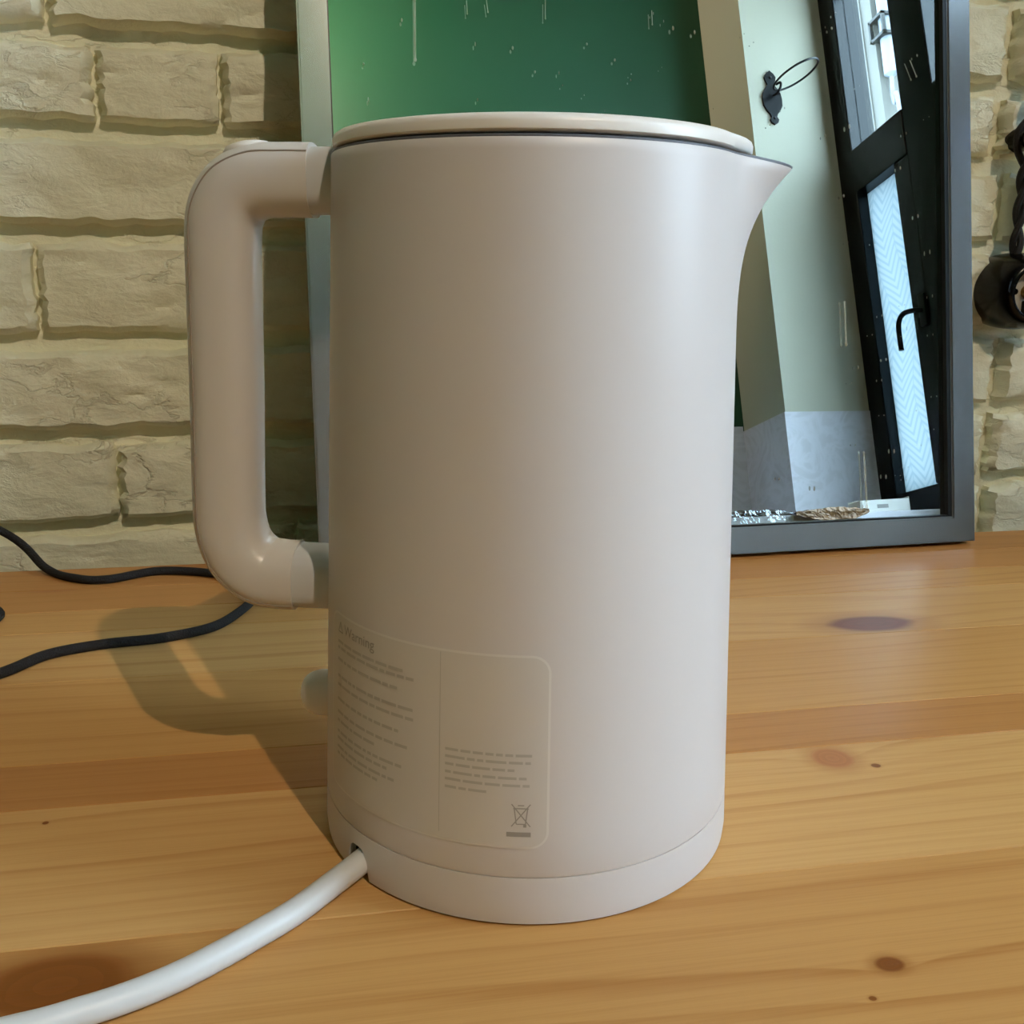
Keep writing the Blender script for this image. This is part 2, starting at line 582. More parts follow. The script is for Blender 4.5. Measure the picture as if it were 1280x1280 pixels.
def make_brick(x0, x1, k, gap):
    bm = bmesh.new()
    seed = random.uniform(0, 100)
    L = x1 - x0
    nx, nz = max(6, int(L / .005)), 14
    depth = random.uniform(.012, .0155)
    tilt = random.uniform(-.003, .003)

    def edge(v, s):
        return noise.noise(Vector((v * 34, s * 7.3, seed))) * .0034 + noise.noise(Vector((v * 95, s * 3.1, seed))) * .0013
    grid = []
    for i in range(nx + 1):
        u = i / nx
        col = []
        for j in range(nz + 1):
            w = j / nz
            x = x0 + gap / 2 + (L - gap) * u
            zb, zt = row_z(k, x) + .0062, row_z(k + 1, x) - .0062
            z = zb + (zt - zb) * w
            # wobbling outline
            x += edge(w, 1) * (1 - u) ** 3 + edge(w, 2) * u ** 3
            z += edge(x * 1.3, 3) * (1 - w) ** 3 + edge(x * 1.3, 4) * w ** 3
            du = min(u, 1 - u) * L
            dw = min(w, 1 - w) * (zt - zb)
            rnd = min(1, du / .0045) ** .5 * min(1, dw / .004) ** .5
            h = depth * (.55 + .45 * rnd) + tilt * (u - .5)
            h += (noise.noise(Vector((x * 22, seed, z * 42))) * .0024 + noise.noise(Vector((x * 60, seed, z * 90))) * .0012) * rnd
            rd = noise.noise(Vector((x * 16, seed + 9, z * 60)))
            h -= .0022 * max(0, 1 - abs(rd) / .09) * (1 if noise.noise(Vector((x * 9, seed + 3, z * 20))) > .02 else 0) * rnd
            col.append(bm.verts.new((x, WALL_Y - h, z)))
        grid.append(col)
    for i in range(nx):
        for j in range(nz):
            bm.faces.new((grid[i][j], grid[i + 1][j], grid[i + 1][j + 1], grid[i][j + 1]))
    # sides back to the wall
    loop = [grid[i][0] for i in range(nx + 1)] + [grid[nx][j] for j in range(1, nz + 1)] + \
           [grid[i][nz] for i in range(nx - 1, -1, -1)] + [grid[0][j] for j in range(nz - 1, 0, -1)]
    back = [bm.verts.new((v.co.x, WALL_Y + .002, v.co.z)) for v in loop]
    n = len(loop)
    for i in range(n):
        bm.faces.new((loop[i], back[i], back[(i + 1) % n], loop[(i + 1) % n]))
    obj('brick', bm, M['brick'], wall, True)


for k in range(len(ROW_L) - 1):
    js = JOINTS.get(k)
    if js is None:
        js = []
        x = -.42 + random.uniform(0, .1)
        while x < .6:
            js.append(x)
            x += random.uniform(.17, .22)
    js = [js[0] - .42, js[0] - .21] + js
    while js[-1] < .98:
        js.append(js[-1] + random.uniform(.13, .2))
    for a, b_ in zip(js[:-1], js[1:]):
        g = .004 if b_ < .3 else .010
        make_brick(a, b_, k, g)

# ---- window in the right wall
win = empty('window_1', (XR, WY0, WZ0))
tag(win, 'black framed window with a leaf patterned frosted pane', kind='structure')


def wpart(name, lo, hi, mat, bevel=.003, parent=win):
    o = obj(name, box(lo, hi, bevel), mat)
    o.parent = parent
    o.matrix_parent_inverse = Matrix.Translation(-Vector((XR, WY0, WZ0))) if parent is win else Matrix()
    return o


X0, X1 = XR - .012, XR + .07
wpart('frame_post', (X0, WY0, WZ0), (X1, -.969, WZ1), M['window_black'])
wpart('frame_post', (X0, .15, WZ0), (X1, WY1, WZ1), M['window_black'])
wpart('frame_rail', (X0, -.969, WZ0), (X1, .15, .2755), M['window_black'])
wpart('frame_rail', (X0, -.969, 1.72), (X1, .15, WZ1), M['window_black'])
wpart('mullion', (X0 - .004, -.748, WZ0), (X1, -.632, WZ1), M['window_black'])
wpart('transom', (X0 - .006, -.969, 1.0905), (X1, -.748, 1.208), M['window_black'])
wpart('transom', (X0 - .006, -.632, 1.0905), (X1, .15, 1.208), M['window_black'])
wpart('sash_stile', (X0 - .002, -.808, .2755), (X1, -.748, 1.0905), M['window_black'])
wpart('pane', (XR + .02, -.969, .2755), (XR + .024, -.808, 1.0905), M['frosted'], 0)
wpart('pane', (XR + .02, -.969, 1.208), (XR + .024, -.748, 1.72), M['clear'], 0)
for a, b_ in ((-.632, .15),):
    wpart('pane', (XR + .02, a, .2755), (XR + .024, b_, 1.0905), M['clear'], 0)
    wpart('pane', (XR + .02, a, 1.208), (XR + .024, b_, 1.72), M['clear'], 0)
# window handle
hb = bmesh.new()
add_box(hb, (X0 - .012, -.775, .655), (X0 - .002, -.750, .735), .003)
add_tube(hb, catmull([(X0 - .010, -.762, .694), (X0 - .03, -.768, .695), (X0 - .037, -.795, .697), (X0 - .037, -.815, .688), (X0 - .037, -.823, .665), (X0 - .037, -.823, .612)], 6), .0065, 10)
h = obj('handle', hb, M['iron'], None, True)
h.parent = win
h.matrix_parent_inverse = Matrix.Translation(-Vector((XR, WY0, WZ0)))

# ---- outside the window
fac = empty('rendered_house_wall', (3.7, -3.8, -1.0))
tag(fac, 'pale rendered house wall outside the upper window pane', 'building')


def fpart(root, name, bm, mat, sm=False):
    o = obj(name, bm, mat, None, sm)
    o.parent = root
    o.matrix_parent_inverse = Matrix.Translation(-Vector(root.location))
    return o


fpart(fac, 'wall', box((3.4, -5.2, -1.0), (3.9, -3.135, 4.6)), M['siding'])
for yy in (-3.23, -3.33, -3.43, -3.53):
    fpart(fac, 'groove_strip', box((3.392, yy, -1.0), (3.40, yy + .012, 4.6)), M['siding'])
dp = empty('drainpipe', (3.45, -3.05, -1.0))
tag(dp, 'white drainpipe with a square bracket outside the upper window pane', 'pipe')
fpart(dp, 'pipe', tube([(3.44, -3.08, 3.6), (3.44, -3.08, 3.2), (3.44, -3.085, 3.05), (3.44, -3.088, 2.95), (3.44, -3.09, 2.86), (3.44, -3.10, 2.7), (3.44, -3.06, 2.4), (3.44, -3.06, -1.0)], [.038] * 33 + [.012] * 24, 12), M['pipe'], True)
bk = bmesh.new()
for lo, hi in (((3.38, -3.15, 3.17), (3.50, -3.03, 3.185)), ((3.38, -3.15, 3.06), (3.50, -3.03, 3.075)), ((3.38, -3.15, 3.06), (3.40, -3.137, 3.185)), ((3.38, -3.043, 3.06), (3.40, -3.03, 3.185))):
    add_box(bk, lo, hi)
fpart(dp, 'bracket', bk, M['iron'])
nb = empty('neighbour_house_wall', (5.0, -4.0, -1.0))
tag(nb, 'grey house farther away outside the window', 'building')
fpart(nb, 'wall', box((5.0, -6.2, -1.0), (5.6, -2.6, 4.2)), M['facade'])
fpart(nb, 'roof', prism_y([(4.8, 4.2), (5.8, 4.2), (5.3, 4.7)], -6.4, -2.5), M['board'])
tarp = bmesh.new()
g = []
for i in range(9):
    g.append([tarp.verts.new((4.55 + .35 * j / 6, -4.6 + 1.3 * i / 8, 3.25 - .35 * (1 - j / 6) + .03 * math.sin(i * 2.1 + j))) for j in range(7)])
for i in range(8):
    for j in range(6):
        tarp.faces.new((g[i][j], g[i + 1][j], g[i + 1][j + 1], g[i][j + 1]))
fpart(nb, 'awning', tarp, M['blue'], True)

# ---- iron towel ring on the pier
tr = empty('towel_ring', (1.408, YP, 1.31))
tag(tr, 'black wrought iron towel ring on the cream wall, seen in the mirror', 'towel ring')
prof = [(0, .000), (.010, .006), (.013, .014), (.008, .022), (.011, .030), (.020, .040), (.028, .055), (.029, .075), (.026, .092), (.015, .108), (.010, .116), (.015, .128), (.017, .138), (.011, .148), (.0, .157)]
poly = [(w, z) for w, z in prof] + [(-w, z) for w, z in reversed(prof[1:-1])]
pb = prism_y(poly, 0.0, .006)
obj('backplate', pb, M['iron'], tr)
obj('hook', tube([(.004, .004, .085), (.006, .02, .082), (.014, .028, .095), (.018, .024, .112), (.010, .014, .112)], .0035, 8), M['iron'], tr, True)
ring = []
for i in range(41):
    a = 2 * PI * i / 40
    cx, cy = .060 * math.cos(a), .060 * math.sin(a)
    ring.append(Vector((.034 + cx, .076 + cy, .106 + .40 * cx + .10 * cy)))
obj('ring', add_tube(bmesh.new(), ring, .0028, 8), M['iron'], tr, True)
for z in (.018, .136):
    sb = bmesh.new()
    add_lathe(sb, [(.0038, 0), (.0036, .002), (.002, .003)], 12, xf=Matrix.Translation((0, .006, z)) @ Matrix.Rotation(-PI / 2, 4, 'X'))
    obj('screw', sb, M['lamp_metal'], tr, True)

# ---- kitchen counter below the window
cab = empty('kitchen_cabinet', (1.1, -1.02, ZF))
tag(cab, 'grey kitchen cabinet under the white worktop beside the window', 'cabinet')


def cpart(name, bm, mat):
    o = obj(name, bm, mat)
    o.parent = cab
    o.matrix_parent_inverse = Matrix.Translation(-Vector(cab.location))
    return o


bm = bmesh.new()
add_box(bm, (.62, YB + .008, ZF), (XP - .008, -.80, .188))
add_box(bm, (XP - .008, YP + .008, ZF), (XR - .014, -.80, .188))
cpart('body', bm, M['cabinet'])
for i in range(2):
    d = cpart('door', box((.63 + i * .48, -.80, ZF + .08), (1.10 + i * .48, -.785, .17), .003), M['cabinet'])
    hd = cpart('handle', box((1.03 + i * .06, -.785, .0), (1.045 + i * .06, -.770, .12), .004), M['frame'])
    hd.parent = d
    hd.matrix_parent_inverse = Matrix()
    d.matrix_parent_inverse = Matrix.Translation(-Vector(cab.location))
bm = bmesh.new()
add_box(bm, (.60, YB + .008, .189), (XP - .008, -.78, .2105), .002)
add_box(bm, (XP - .0081, YP + .008, .189), (XR - .014, -.78, .2105), .002)
tag(obj('worktop', bm, M['worktop']), 'white kitchen worktop edge low in the mirror', 'worktop')

# white carton on the worktop
ct = empty('carton', (1.43, -.82, .2107), .12)
tag(ct, 'small white open carton on the worktop under the frosted pane', 'box')
bm = bmesh.new()
add_box(bm, (-.062, -.03, 0), (.062, .03, .002))
for lo, hi in (((-.062, -.03, 0), (-.060, .03, .029)), ((.060, -.03, 0), (.062, .03, .033)), ((-.062, -.03, 0), (.062, -.028, .033)), ((-.062, .028, 0), (.062, .03, .029))):
    add_box(bm, lo, hi)
obj('tray', bm, M['card'], ct)
obj('print', box((-.02, .03, .009), (.008, .0304, .018)), M['print'], ct)
obj('flap', box((-.058, -.028, .031), (.020, .004, .0325)), M['card'], ct)

# crumpled film and foil wrapper hanging over the worktop edge


def drape(name, x0, x1, top, drop, seed, amp, mat, label, cat, peak=None):
    bm = bmesh.new()
    nx, ny = 46, 26
    rows = []
    for i in range(nx + 1):
        u = i / nx
        x = x0 + (x1 - x0) * u
        lift = math.sin(PI * min(1, max(0, u))) ** .5 * top
        if peak is not None:
            lift = top * max(0, 1 - abs(u - peak) / (peak if u < peak else 1 - peak)) ** .8
        row = []
        for j in range(ny + 1):
            w = j / ny
            y = -.88 + .118 * min(1, w / .7)
            if w < .7:
                z = .2125 + lift * math.sin(PI * min(1, w / .62) * .75)
            else:
                t = (w - .7) / .3
                z = .2125 + lift * .45 - ((drop if peak is None else drop * (.25 + .75 * lift / top)) + lift * .45) * t
            d = noise.noise_vector(Vector((x * 75, w * 9, seed))) * amp
            d2 = noise.noise_vector(Vector((x * 190, w * 22, seed + 5))) * amp * .5
            q = Vector((x, y + .004, z + amp * .9)) + d + d2
            if w < .66:
                q.z = max(q.z, .2118)
            else:
                q.y = max(q.y, -.7775)
            row.append(bm.verts.new(q))
        rows.append(row)
    for i in range(nx):
        for j in range(ny):
            bm.faces.new((rows[i][j], rows[i + 1][j], rows[i + 1][j + 1], rows[i][j + 1]))
    o = obj(name, bm, mat)
    return tag(o, label, cat)


drape('plastic_film', .97, 1.163, .006, .034, 3.3, .0045, M['film'], 'crumpled clear plastic film hanging over the worktop edge in the mirror', 'plastic film')
drape('foil_wrapper', 1.172, 1.36, .012, .030, 8.1, .0022, M['wrapper'], 'brown and gold foil wrapper on the worktop edge in the mirror', 'wrapper', .6)
pl = empty('short_lead', (1.09, -.90, .211))
tag(pl, 'short black lead with two plugs behind the plastic film in the mirror', 'cable')
obj('wire', tube([(-.06, 0, .012), (-.03, .006, .02), (0, 0, .013), (.03, .004, .02), (.062, 0, .014)], .003, 8), M['black'], pl, True)
for sx in (-.068, .07):
    obj('plug', box((sx - .016, -.011, .001), (sx + .016, .011, .028), .005), M['black'], pl, True)

# ------------------------------------------------------------------ lamps


def spotlight(pos, target, power, angle, radius, blend, label):
    root = empty('ceiling_spotlight', (pos[0], pos[1], ZC))
    tag(root, label, 'lamp')
    d = (Vector(target) - Vector(pos)).normalized()
    q = (-d).to_track_quat('Z', 'Y').to_matrix().to_4x4()
    xf = Matrix.Translation((0, 0, pos[2] - ZC)) @ q
    obj('mount', add_lathe(bmesh.new(), [(.045, -.018), (.045, 0)], 32), M['lamp_metal'], root, True)
    e = xf @ Vector((0, 0, .07))
    obj('stem', add_tube(bmesh.new(), [Vector((0, 0, -.015)), Vector((0, 0, -.03)), e], .007, 10), M['lamp_metal'], root, True)
    obj('head', add_lathe(bmesh.new(), [(.043, -.012), (.044, .03), (.038, .065), (.018, .082)], 40, cap=(False, True), xf=xf), M['lamp_metal'], root, True)
    obj('bulb', add_lathe(bmesh.new(), [(.006, .012), (.022, .016), (.030, .03), (.024, .05)], 24, xf=xf), M['bulb'], root, True)
    l = bpy.data.lights.new('spot_light', 'SPOT')
    l.energy = power
    l.color = WARM
    l.spot_size = math.radians(angle)
    l.spot_blend = blend
    l.shadow_soft_size = radius
    lo = bpy.data.objects.new('spot_light', l)
    lo.location = pos
    lo.rotation_euler = (-d).to_track_quat('Z', 'Y').to_euler()
    COL.objects.link(lo)


spotlight(LAMP_POS, (-.14, .66, .22), LAMP_POWER, 64, .016, 1.0, 'black ceiling spotlight aimed at the kettle and table')
spotlight(SPOT_POS, (.14, YB, 1.72), SPOT_POWER, 170, .02, .2, 'black ceiling spotlight washing the green wall')

# ------------------------------------------------------------------ table
TX0, TX1 = -.72, 1.08
tb = empty('wooden_table', (0, 0, 0))
tag(tb, 'varnished pine table of glued staves under the kettle', 'table')
bounds = [.680, .636, .594, .558, .488, .402, .366, .283, .205, .130, .060, -.010, -.080, -.150, -.215]
LIGHT, MIDC, ORNG = srgb(208, 163, 104), srgb(199, 150, 90), srgb(187, 132, 76)
DK1, DK2 = srgb(176, 122, 62), srgb(160, 104, 50)
RED = srgb(112, 62, 44)
BRN = srgb(118, 66, 22)
TAN = srgb(168, 108, 62)
specs = [(ORNG, DK2, 60, ()), (ORNG, DK1, 70, ((-.16, .640, .02, .009, TAN, .3),)), (MIDC, DK1, 85, ((-.172, .606, .02, .006, RED, .3),)),
         (LIGHT, DK1, 60, ((.3035, .517, .0265, .0125, RED, .5),)),  # widened below
         (MIDC, DK1, 95, ()), (ORNG, DK2, 80, ()), (LIGHT, DK1, 70, ((.203, .3555, .0085, .0085, TAN, .5), (.2174, .3461, .0020, .0017, BRN, .2), (-.10, .3555, .0012, .0012, BRN, .2))),
         (MIDC, DK2, 62, ((.1576, .2336, .0050, .0036, BRN, .5), (.1453, .2212, .0012, .0010, BRN, .3), (-.0765, .2655, .0215, .0125, BRN, .8))),
         (LIGHT, DK1, 75, ())]
# the stave with the long red knot is the one from .558 to .488
specs[3] = (ORNG, DK1, 60, ())
specs[3], specs[4] = (LIGHT, DK1, 62, ((.3038, .503, .0270, .0120, RED, .45),)), (MIDC, DK1, 95, ())
for i in range(len(bounds) - 1):
    base, dk, dens, kn = specs[i] if i < len(specs) else (random.choice((LIGHT, MIDC, ORNG)), DK1, random.uniform(60, 95), ())
    m = pine('varnished_pine_%d' % i, base, dk, dens, i * 1.37 + .5, kn)
    obj('stave', box((TX0, bounds[i + 1] + .00012, -.028), (TX1, bounds[i] - .00012, 0.0), .0003, 1), m, tb)
for x in (TX0 + .05, TX1 - .11):
    for y in (-.19, .59):
        obj('leg', box((x, y, ZF), (x + .06, y + .06, -.028), .004), M['pine_leg'], tb)
for y in (-.18, .62):
    obj('apron', box((TX0 + .11, y, -.11), (TX1 - .11, y + .022, -.028), .002), M['pine_leg'], tb)

# ------------------------------------------------------------------ leaning mirror
MO = Vector((-.0013, .6252, .0035))
EX = Vector((.99909, .04260, 0)).normalized()
EU = Vector((-.00817, .19170, .98142)).normalized()
EN = EX.cross(EU).normalized()          # out of the mirror, to the viewer
mr = empty('framed_mirror', MO)
mr.matrix_world = Matrix((EX, -EN, EU)).transposed().to_4x4()
mr.location = MO
mr.rotation_euler = Matrix((EX, -EN, EU)).transposed().to_euler()
tag(mr, 'grey metal framed mirror leaning on the brick wall behind the kettle', 'mirror')
MW, MH, RW, FD = .4680, .600, .0185, .018
# local axes: x along the frame, y into the wall, z up the frame
# the tilted profile clears the table in front (it rests on its back bottom edge)


def rail(p):
    """mitred rail: p = 4 corners (outer a, outer b, inner b, inner a) in x,z"""
    bm = bmesh.new()
    cr = .0012
    c = [Vector((x, 0, z)) for x, z in p]
    cen = sum(c, Vector()) / 4
    f = [bm.verts.new(v + Vector((0, 0, 0))) for v in c]
    b = [bm.verts.new(v + Vector((0, FD, 0))) for v in c]
    bm.faces.new(f)
    bm.faces.new(list(reversed(b)))
    for i in range(4):
        bm.faces.new((f[i], b[i], b[(i + 1) % 4], f[(i + 1) % 4]))
    es = [e for e in bm.edges if (e.verts[0] in f and e.verts[1] in f) and
          ((e.verts[0] in (f[0], f[1]) and e.verts[1] in (f[0], f[1])) or (e.verts[0] in (f[2], f[3]) and e.verts[1] in (f[2], f[3])))]
    bmesh.ops.bevel(bm, geom=es, offset=cr, segments=2, affect='EDGES')
    return bm



o0, o1, o2, o3 = (0, 0), (MW, 0), (MW, MH), (0, MH)
i0, i1, i2, i3 = (RW, RW), (MW - RW, RW), (MW - RW, MH - RW), (RW, MH - RW)
obj('frame_rail', rail((o0, o1, i1, i0)), M['frame'], mr)
obj('frame_rail', rail((o3, o2, i2, i3)), M['frame'], mr)
obj('frame_stile', rail((o0, o3, i3, i0)), M['frame'], mr)
obj('frame_stile', rail((o1, o2, i2, i1)), M['frame'], mr)
bm = bmesh.new()
lw = .0028
for lo, hi in (((RW, .0015, RW), (MW - RW, .006, RW + lw * .4)), ((RW, .0015, MH - RW - lw), (MW - RW, .006, MH - RW)),
               ((RW, .0015, RW), (RW + lw * .3, .006, MH - RW)), ((MW - RW - lw, .0015, RW), (MW - RW, .006, MH - RW))):
    add_box(bm, lo, hi)
obj('inner_lip', bm, M['lip'], mr)
bm = bmesh.new()
gv = [bm.verts.new(p) for p in ((RW, .0062, RW), (MW - RW, .0062, RW), (MW - RW, .0062, MH - RW), (RW, .0062, MH - RW))]
bm.faces.new(gv)
add_box(bm, (RW - .004, .0066, RW - .004), (MW - RW + .004, .009, MH - RW + .004))
obj('mirror_glass', bm, M['mirror'], mr)
obj('backing_board', box((.006, .0095, .006), (MW - .006, .0165, MH - .006)), M['board'], mr)

random.seed(21)
bm = bmesh.new()
GY = .0030


def blob(s, t, w, h_):
    n = 8
    top = [bm.verts.new((s + w * math.cos(2 * PI * i / n), GY, t + h_ * math.sin(2 * PI * i / n))) for i in range(n)]
    mid = [bm.verts.new((s + .55 * w * math.cos(2 * PI * i / n), GY - .0003, t + .55 * h_ * math.sin(2 * PI * i / n))) for i in range(n)]
    for i in range(n):
        bm.faces.new((top[i], top[(i + 1) % n], mid[(i + 1) % n], mid[i]))
    bm.faces.new(mid)


drops = [(0.1106, 0.3335), (0.0644, 0.3455), (0.0417, 0.2957), (0.135, 0.3324), (0.1492, 0.3181), (0.1652, 0.3184), (0.1847, 0.3377), (0.2035, 0.3285), (0.2141, 0.3162), (0.2447, 0.3514), (0.2599, 0.3497), (0.1109, 0.2988), (0.0396, 0.3174), (0.3681, 0.245), (0.4205, 0.154), (0.4353, 0.2074), (0.4261, 0.2324), (0.4126, 0.2654), (0.3965, 0.1625), (0.3992, 0.1317), (0.361, 0.3584), (0.3733, 0.2925), (0.4045, 0.0668), (0.3978, 0.0489), (0.3771, 0.1264), (0.3149, 0.0503), (0.3415, 0.0426)]
for s, t in drops:
    blob(s, t, random.uniform(.0004, .0008), random.uniform(.0008, .0019))
for _ in range(95):
    s = random.uniform(.03, .44)
    if random.random() < .55:
        s = random.choice((random.uniform(.16, .26), random.uniform(.37, .44)))
    t = random.uniform(.04, .57)
    blob(s, t, random.uniform(.0002, .00055), random.uniform(.0003, .0011))
for (s0, t0, s1, t1, w) in ((.0735, .3720, .0720, .3216, .0006), (.1188, .3612, .1196, .3539, .0003), (.1576, .3638, .1572, .3522, .0003),
                           (.3674, .1725, .3681, .1426, .0007), (.3805, .0676, .3823, .0280, .0008), (.4213, .3401, .4262, .3293, .0004), (.1060, .36, .1062, .352, .0003), (.2300, .362, .2302, .353, .0003)):
    q = [bm.verts.new(p) for p in ((s0 - w, GY, t0), (s0 + w, GY, t0), (s1 + w, GY, t1), (s1 - w, GY, t1))]
    bm.faces.new(q)
    blob(s1, t1, w * 1.7, w * 2.4)
tag(obj('water_marks', bm, M['drop'], mr), kind='stuff')

# ------------------------------------------------------------------ wall socket, insulator, twisted cable
SX, SZ, SYF = .5630, .1775, .745
so = empty('wall_socket', (SX, WALL_Y - .010, SZ))
tag(so, 'round black bakelite wall socket on the white bricks', 'socket')
RX = Matrix.Rotation(PI / 2, 4, 'X')     # lathe z -> -y
obj('body', add_lathe(bmesh.new(), [(.0290, -.012), (.0302, -.002), (.0306, .008), (.0305, .016), (.0298, .023), (.0287, .0288), (.0272, .0335), (.0254, .0370), (.0234, .0392), (.0214, .0400), (.0199, .0396), (.0190, .0382), (.0187, .0350), (.0186, .0300), (.0186, .0250), (.0186, .016)], 64, xf=RX, cap=(True, True)), M['black'], so, True)
obj('insert', add_lathe(bmesh.new(), [(.0184, .0161), (.0184, .0255), (.006, .0255), (.005, .0262)], 48, xf=RX), M['porcelain'], so, True)
obj('screw', add_lathe(bmesh.new(), [(.0052, .0260), (.0050, .0295), (.003, .0308)], 24, xf=RX), M['brass'], so, True)
for sz in (1, -1):
    bm = bmesh.new()
    add_box(bm, (-.0025, -.0320, sz * .0125 - .0052), (.0035, -.0245, sz * .0125 + .0052), .001)
    obj('earth_clip', bm, M['iron'], so)
for sx in (1, -1):
    bm = bmesh.new()
    add_lathe(bm, [(.0024, .0253), (.0024, .0259)], 16, xf=Matrix.Translation((sx * .0095, 0, 0)) @ RX)
    obj('pin_hole', bm, M['black'], so)

ins = empty('cable_insulator', (.5560, WALL_Y - .010, .2945))
tag(ins, 'black porcelain cable insulator knob above the wall socket', 'insulator')
obj('knob', add_lathe(bmesh.new(), [(.0085, -.006), (.0095, .004), (.0070, .012), (.0070, .016), (.0098, .021), (.0098, .026), (.0080, .030)], 40, xf=RX), M['black'], ins, True)
obj('screw', add_lathe(bmesh.new(), [(.0045, .0301), (.0045, .0312), (.0028, .0314), (.0024, .0309)], 24, xf=RX), M['frame'], ins, True)

cbl = empty('twisted_cable', (.548, WALL_Y - .024, .20))
tag(cbl, 'black twisted textile cable running down the bricks to the socket', 'cable')


def strand(phase):
    pts = []
    # straight twisted run above, split round the knob, twisted run down to the socket
    n = 120
    for i in range(n + 1):
        t = i / n
        z = .62 - t * (.62 - .2035)
        x = .562 + (.5560 - .562) * min(1, max(0, (.40 - z) / .10))
        if z < .2945:
            x = .5560 + .0015 * (.2945 - z) / .09
        y = WALL_Y - .0245
        near = math.exp(-((z - .2945) / .0145) ** 2)
        tw = phase + (z - .2945) * 2 * PI / .050
        rr = .0029
        off = Vector((math.cos(tw) * rr, math.sin(tw) * rr * .9, 0))
        side = 1 if phase < 1 else -1
        off = off * (1 - near) + Vector((side * .0100, 0, 0)) * near
        pts.append(Vector((x, y, z)) + off - cbl.location)
    return add_tube(bmesh.new(), pts, .0028, 8)


obj('strand', strand(0), M['black_cord'], cbl, True)
obj('strand', strand(PI), M['black_cord'], cbl, True)

# ------------------------------------------------------------------ dark charging cable on the left
pts = [(-.40, .735, .10), (-.30, .722, .062), (-.2057, .700, .0225), (-.172, .670, .0040), (-.1495, .649, .0028), (-.130, .6445, .0028), (-.1017, .658, .0028),
       (-.0658, .646, .0028), (-.046, .622, .0028), (-.0405, .594, .0028), (-.0482, .566, .0028), (-.0606, .5455, .0028), (-.0845, .5335, .0028), (-.1116, .5290, .0028),
       (-.1361, .5185, .0028), (-.1525, .4965, .0028), (-.185, .463, .0028), (-.25, .448, .0028), (-.31, .49, .0028), (-.285, .575, .0028), (-.21, .606, .0028), (-.1775, .588, .0028), (-.192, .562, .0028), (-.26, .535, .0090), (-.36, .53, .0028)]
tag(obj('charging_cable', tube(pts, .0026, 10, 10), M['grey_cord'], None, True), 'dark grey braided cable looping on the table left of the kettle', 'cable')

# ------------------------------------------------------------------ kettle
KX, KY = .0712, .3391
KROT = -math.atan2(KX, KY)
ZB = .0163
R0, R1, HB = .0725, .0643, .2283


def rad(z):
    return R0 + (R1 - R0) * z / HB


def spout(a, z, amp=.0178):
    """outward pull of the pouring lip; a measured from the spout"""
    a = (a + PI) % (2 * PI) - PI
    if z < .17:
        return 0.0
    t = (z - .17) / (HB - .17)
    w = .62 - .14 * t
    g = max(0.0, 1 - abs(a) / w)
    g = g * g * (3 - 2 * g)
    g = g ** (1.0 + .35 * t)
    return amp * (t ** 3.0) * g


def surf(a, z, off=0.0):
    """point on the kettle body, z measured from the table, a from the spout"""
    sp = spout(a, z)
    r = rad(z) + sp + off
    return Vector((r * math.cos(a), r * math.sin(a), z - ZB - .12 * sp))


kt = empty('electric_kettle', (KX, KY, ZB), KROT)
tag(kt, 'white plastic electric kettle with a loop handle and pointed spout', 'kettle')

bm = bmesh.new()
N = 224
zs = [ZB + .0002, ZB + .0010] + [ZB + .001 + (.17 - ZB - .001) * i / 16 for i in range(1, 17)] + [.17 + (HB - .0006 - .17) * i / 22 for i in range(1, 23)]
rings = []


def ring_at(z, off):
    return [bm.verts.new(surf(2 * PI * i / N, z, off)) for i in range(N)]


rings.append(ring_at(ZB + .0002, -.006))
rings.append(ring_at(ZB + .0002, -.0002))
for z in zs[1:]:
    rings.append(ring_at(z, 0))
rings.append(ring_at(HB, -.0005))
rings.append(ring_at(HB, -.0013))
for z in (.224, .218, .21, .20, .185):
    rings.append(ring_at(z, -.0018))
for k in range(len(rings) - 1):
    for i in range(N):
        bm.faces.new((rings[k][i], rings[k][(i + 1) % N], rings[k + 1][(i + 1) % N], rings[k + 1][i]))
bm.faces.new(rings[-1])
bm.faces.new(list(reversed(rings[0])))
body = obj('body', bm, M['kettle'], kt, True)

# lid, a shallow cap following the rim, slightly pulled out towards the spout
bm = bmesh.new()
prof = [(-.0040, .2235), (-.0040, .2290), (-.0012, .2296), (-.0006, .2302), (-.0005, .2322), (-.0010, .2334), (-.0022, .2342), (-.0045, .2346), (-.0120, .2347)]
rings = []
for off, z in prof:
    ring = []
    for i in range(N):
        a = 2 * PI * i / N
        r = R1 + off + (spout(a, HB, .0050) if off > -.0039 else 0)
        ring.append(bm.verts.new((r * math.cos(a), r * math.sin(a), z - ZB)))
    rings.append(ring)
for k in range(len(rings) - 1):
    for i in range(N):
        bm.faces.new((rings[k][i], rings[k][(i + 1) % N], rings[k + 1][(i + 1) % N], rings[k + 1][i]))
bm.faces.new(rings[-1])
lid = obj('lid', bm, M['lightened_white_plastic'], kt, True)
obj('lid_gap_ring', add_lathe(bmesh.new(), [(R1 - .0046, .2200 - ZB), (R1 - .0022, .2236 - ZB), (R1 - .0022, .2292 - ZB), (R1 - .0050, .2293 - ZB)], 96, cap=(False, False)), M['dark_gap'], lid, True)  # dark ring stands in for the shaded gap under the lid

rimp = [surf(2 * PI * i / 160, HB, -.0008) for i in range(161)]
obj('rim', add_tube(bmesh.new(), rimp, .00055, 6, cap=False), M['rim'], kt, True)

# handle: swept sections in the spout plane (x, z); width along y


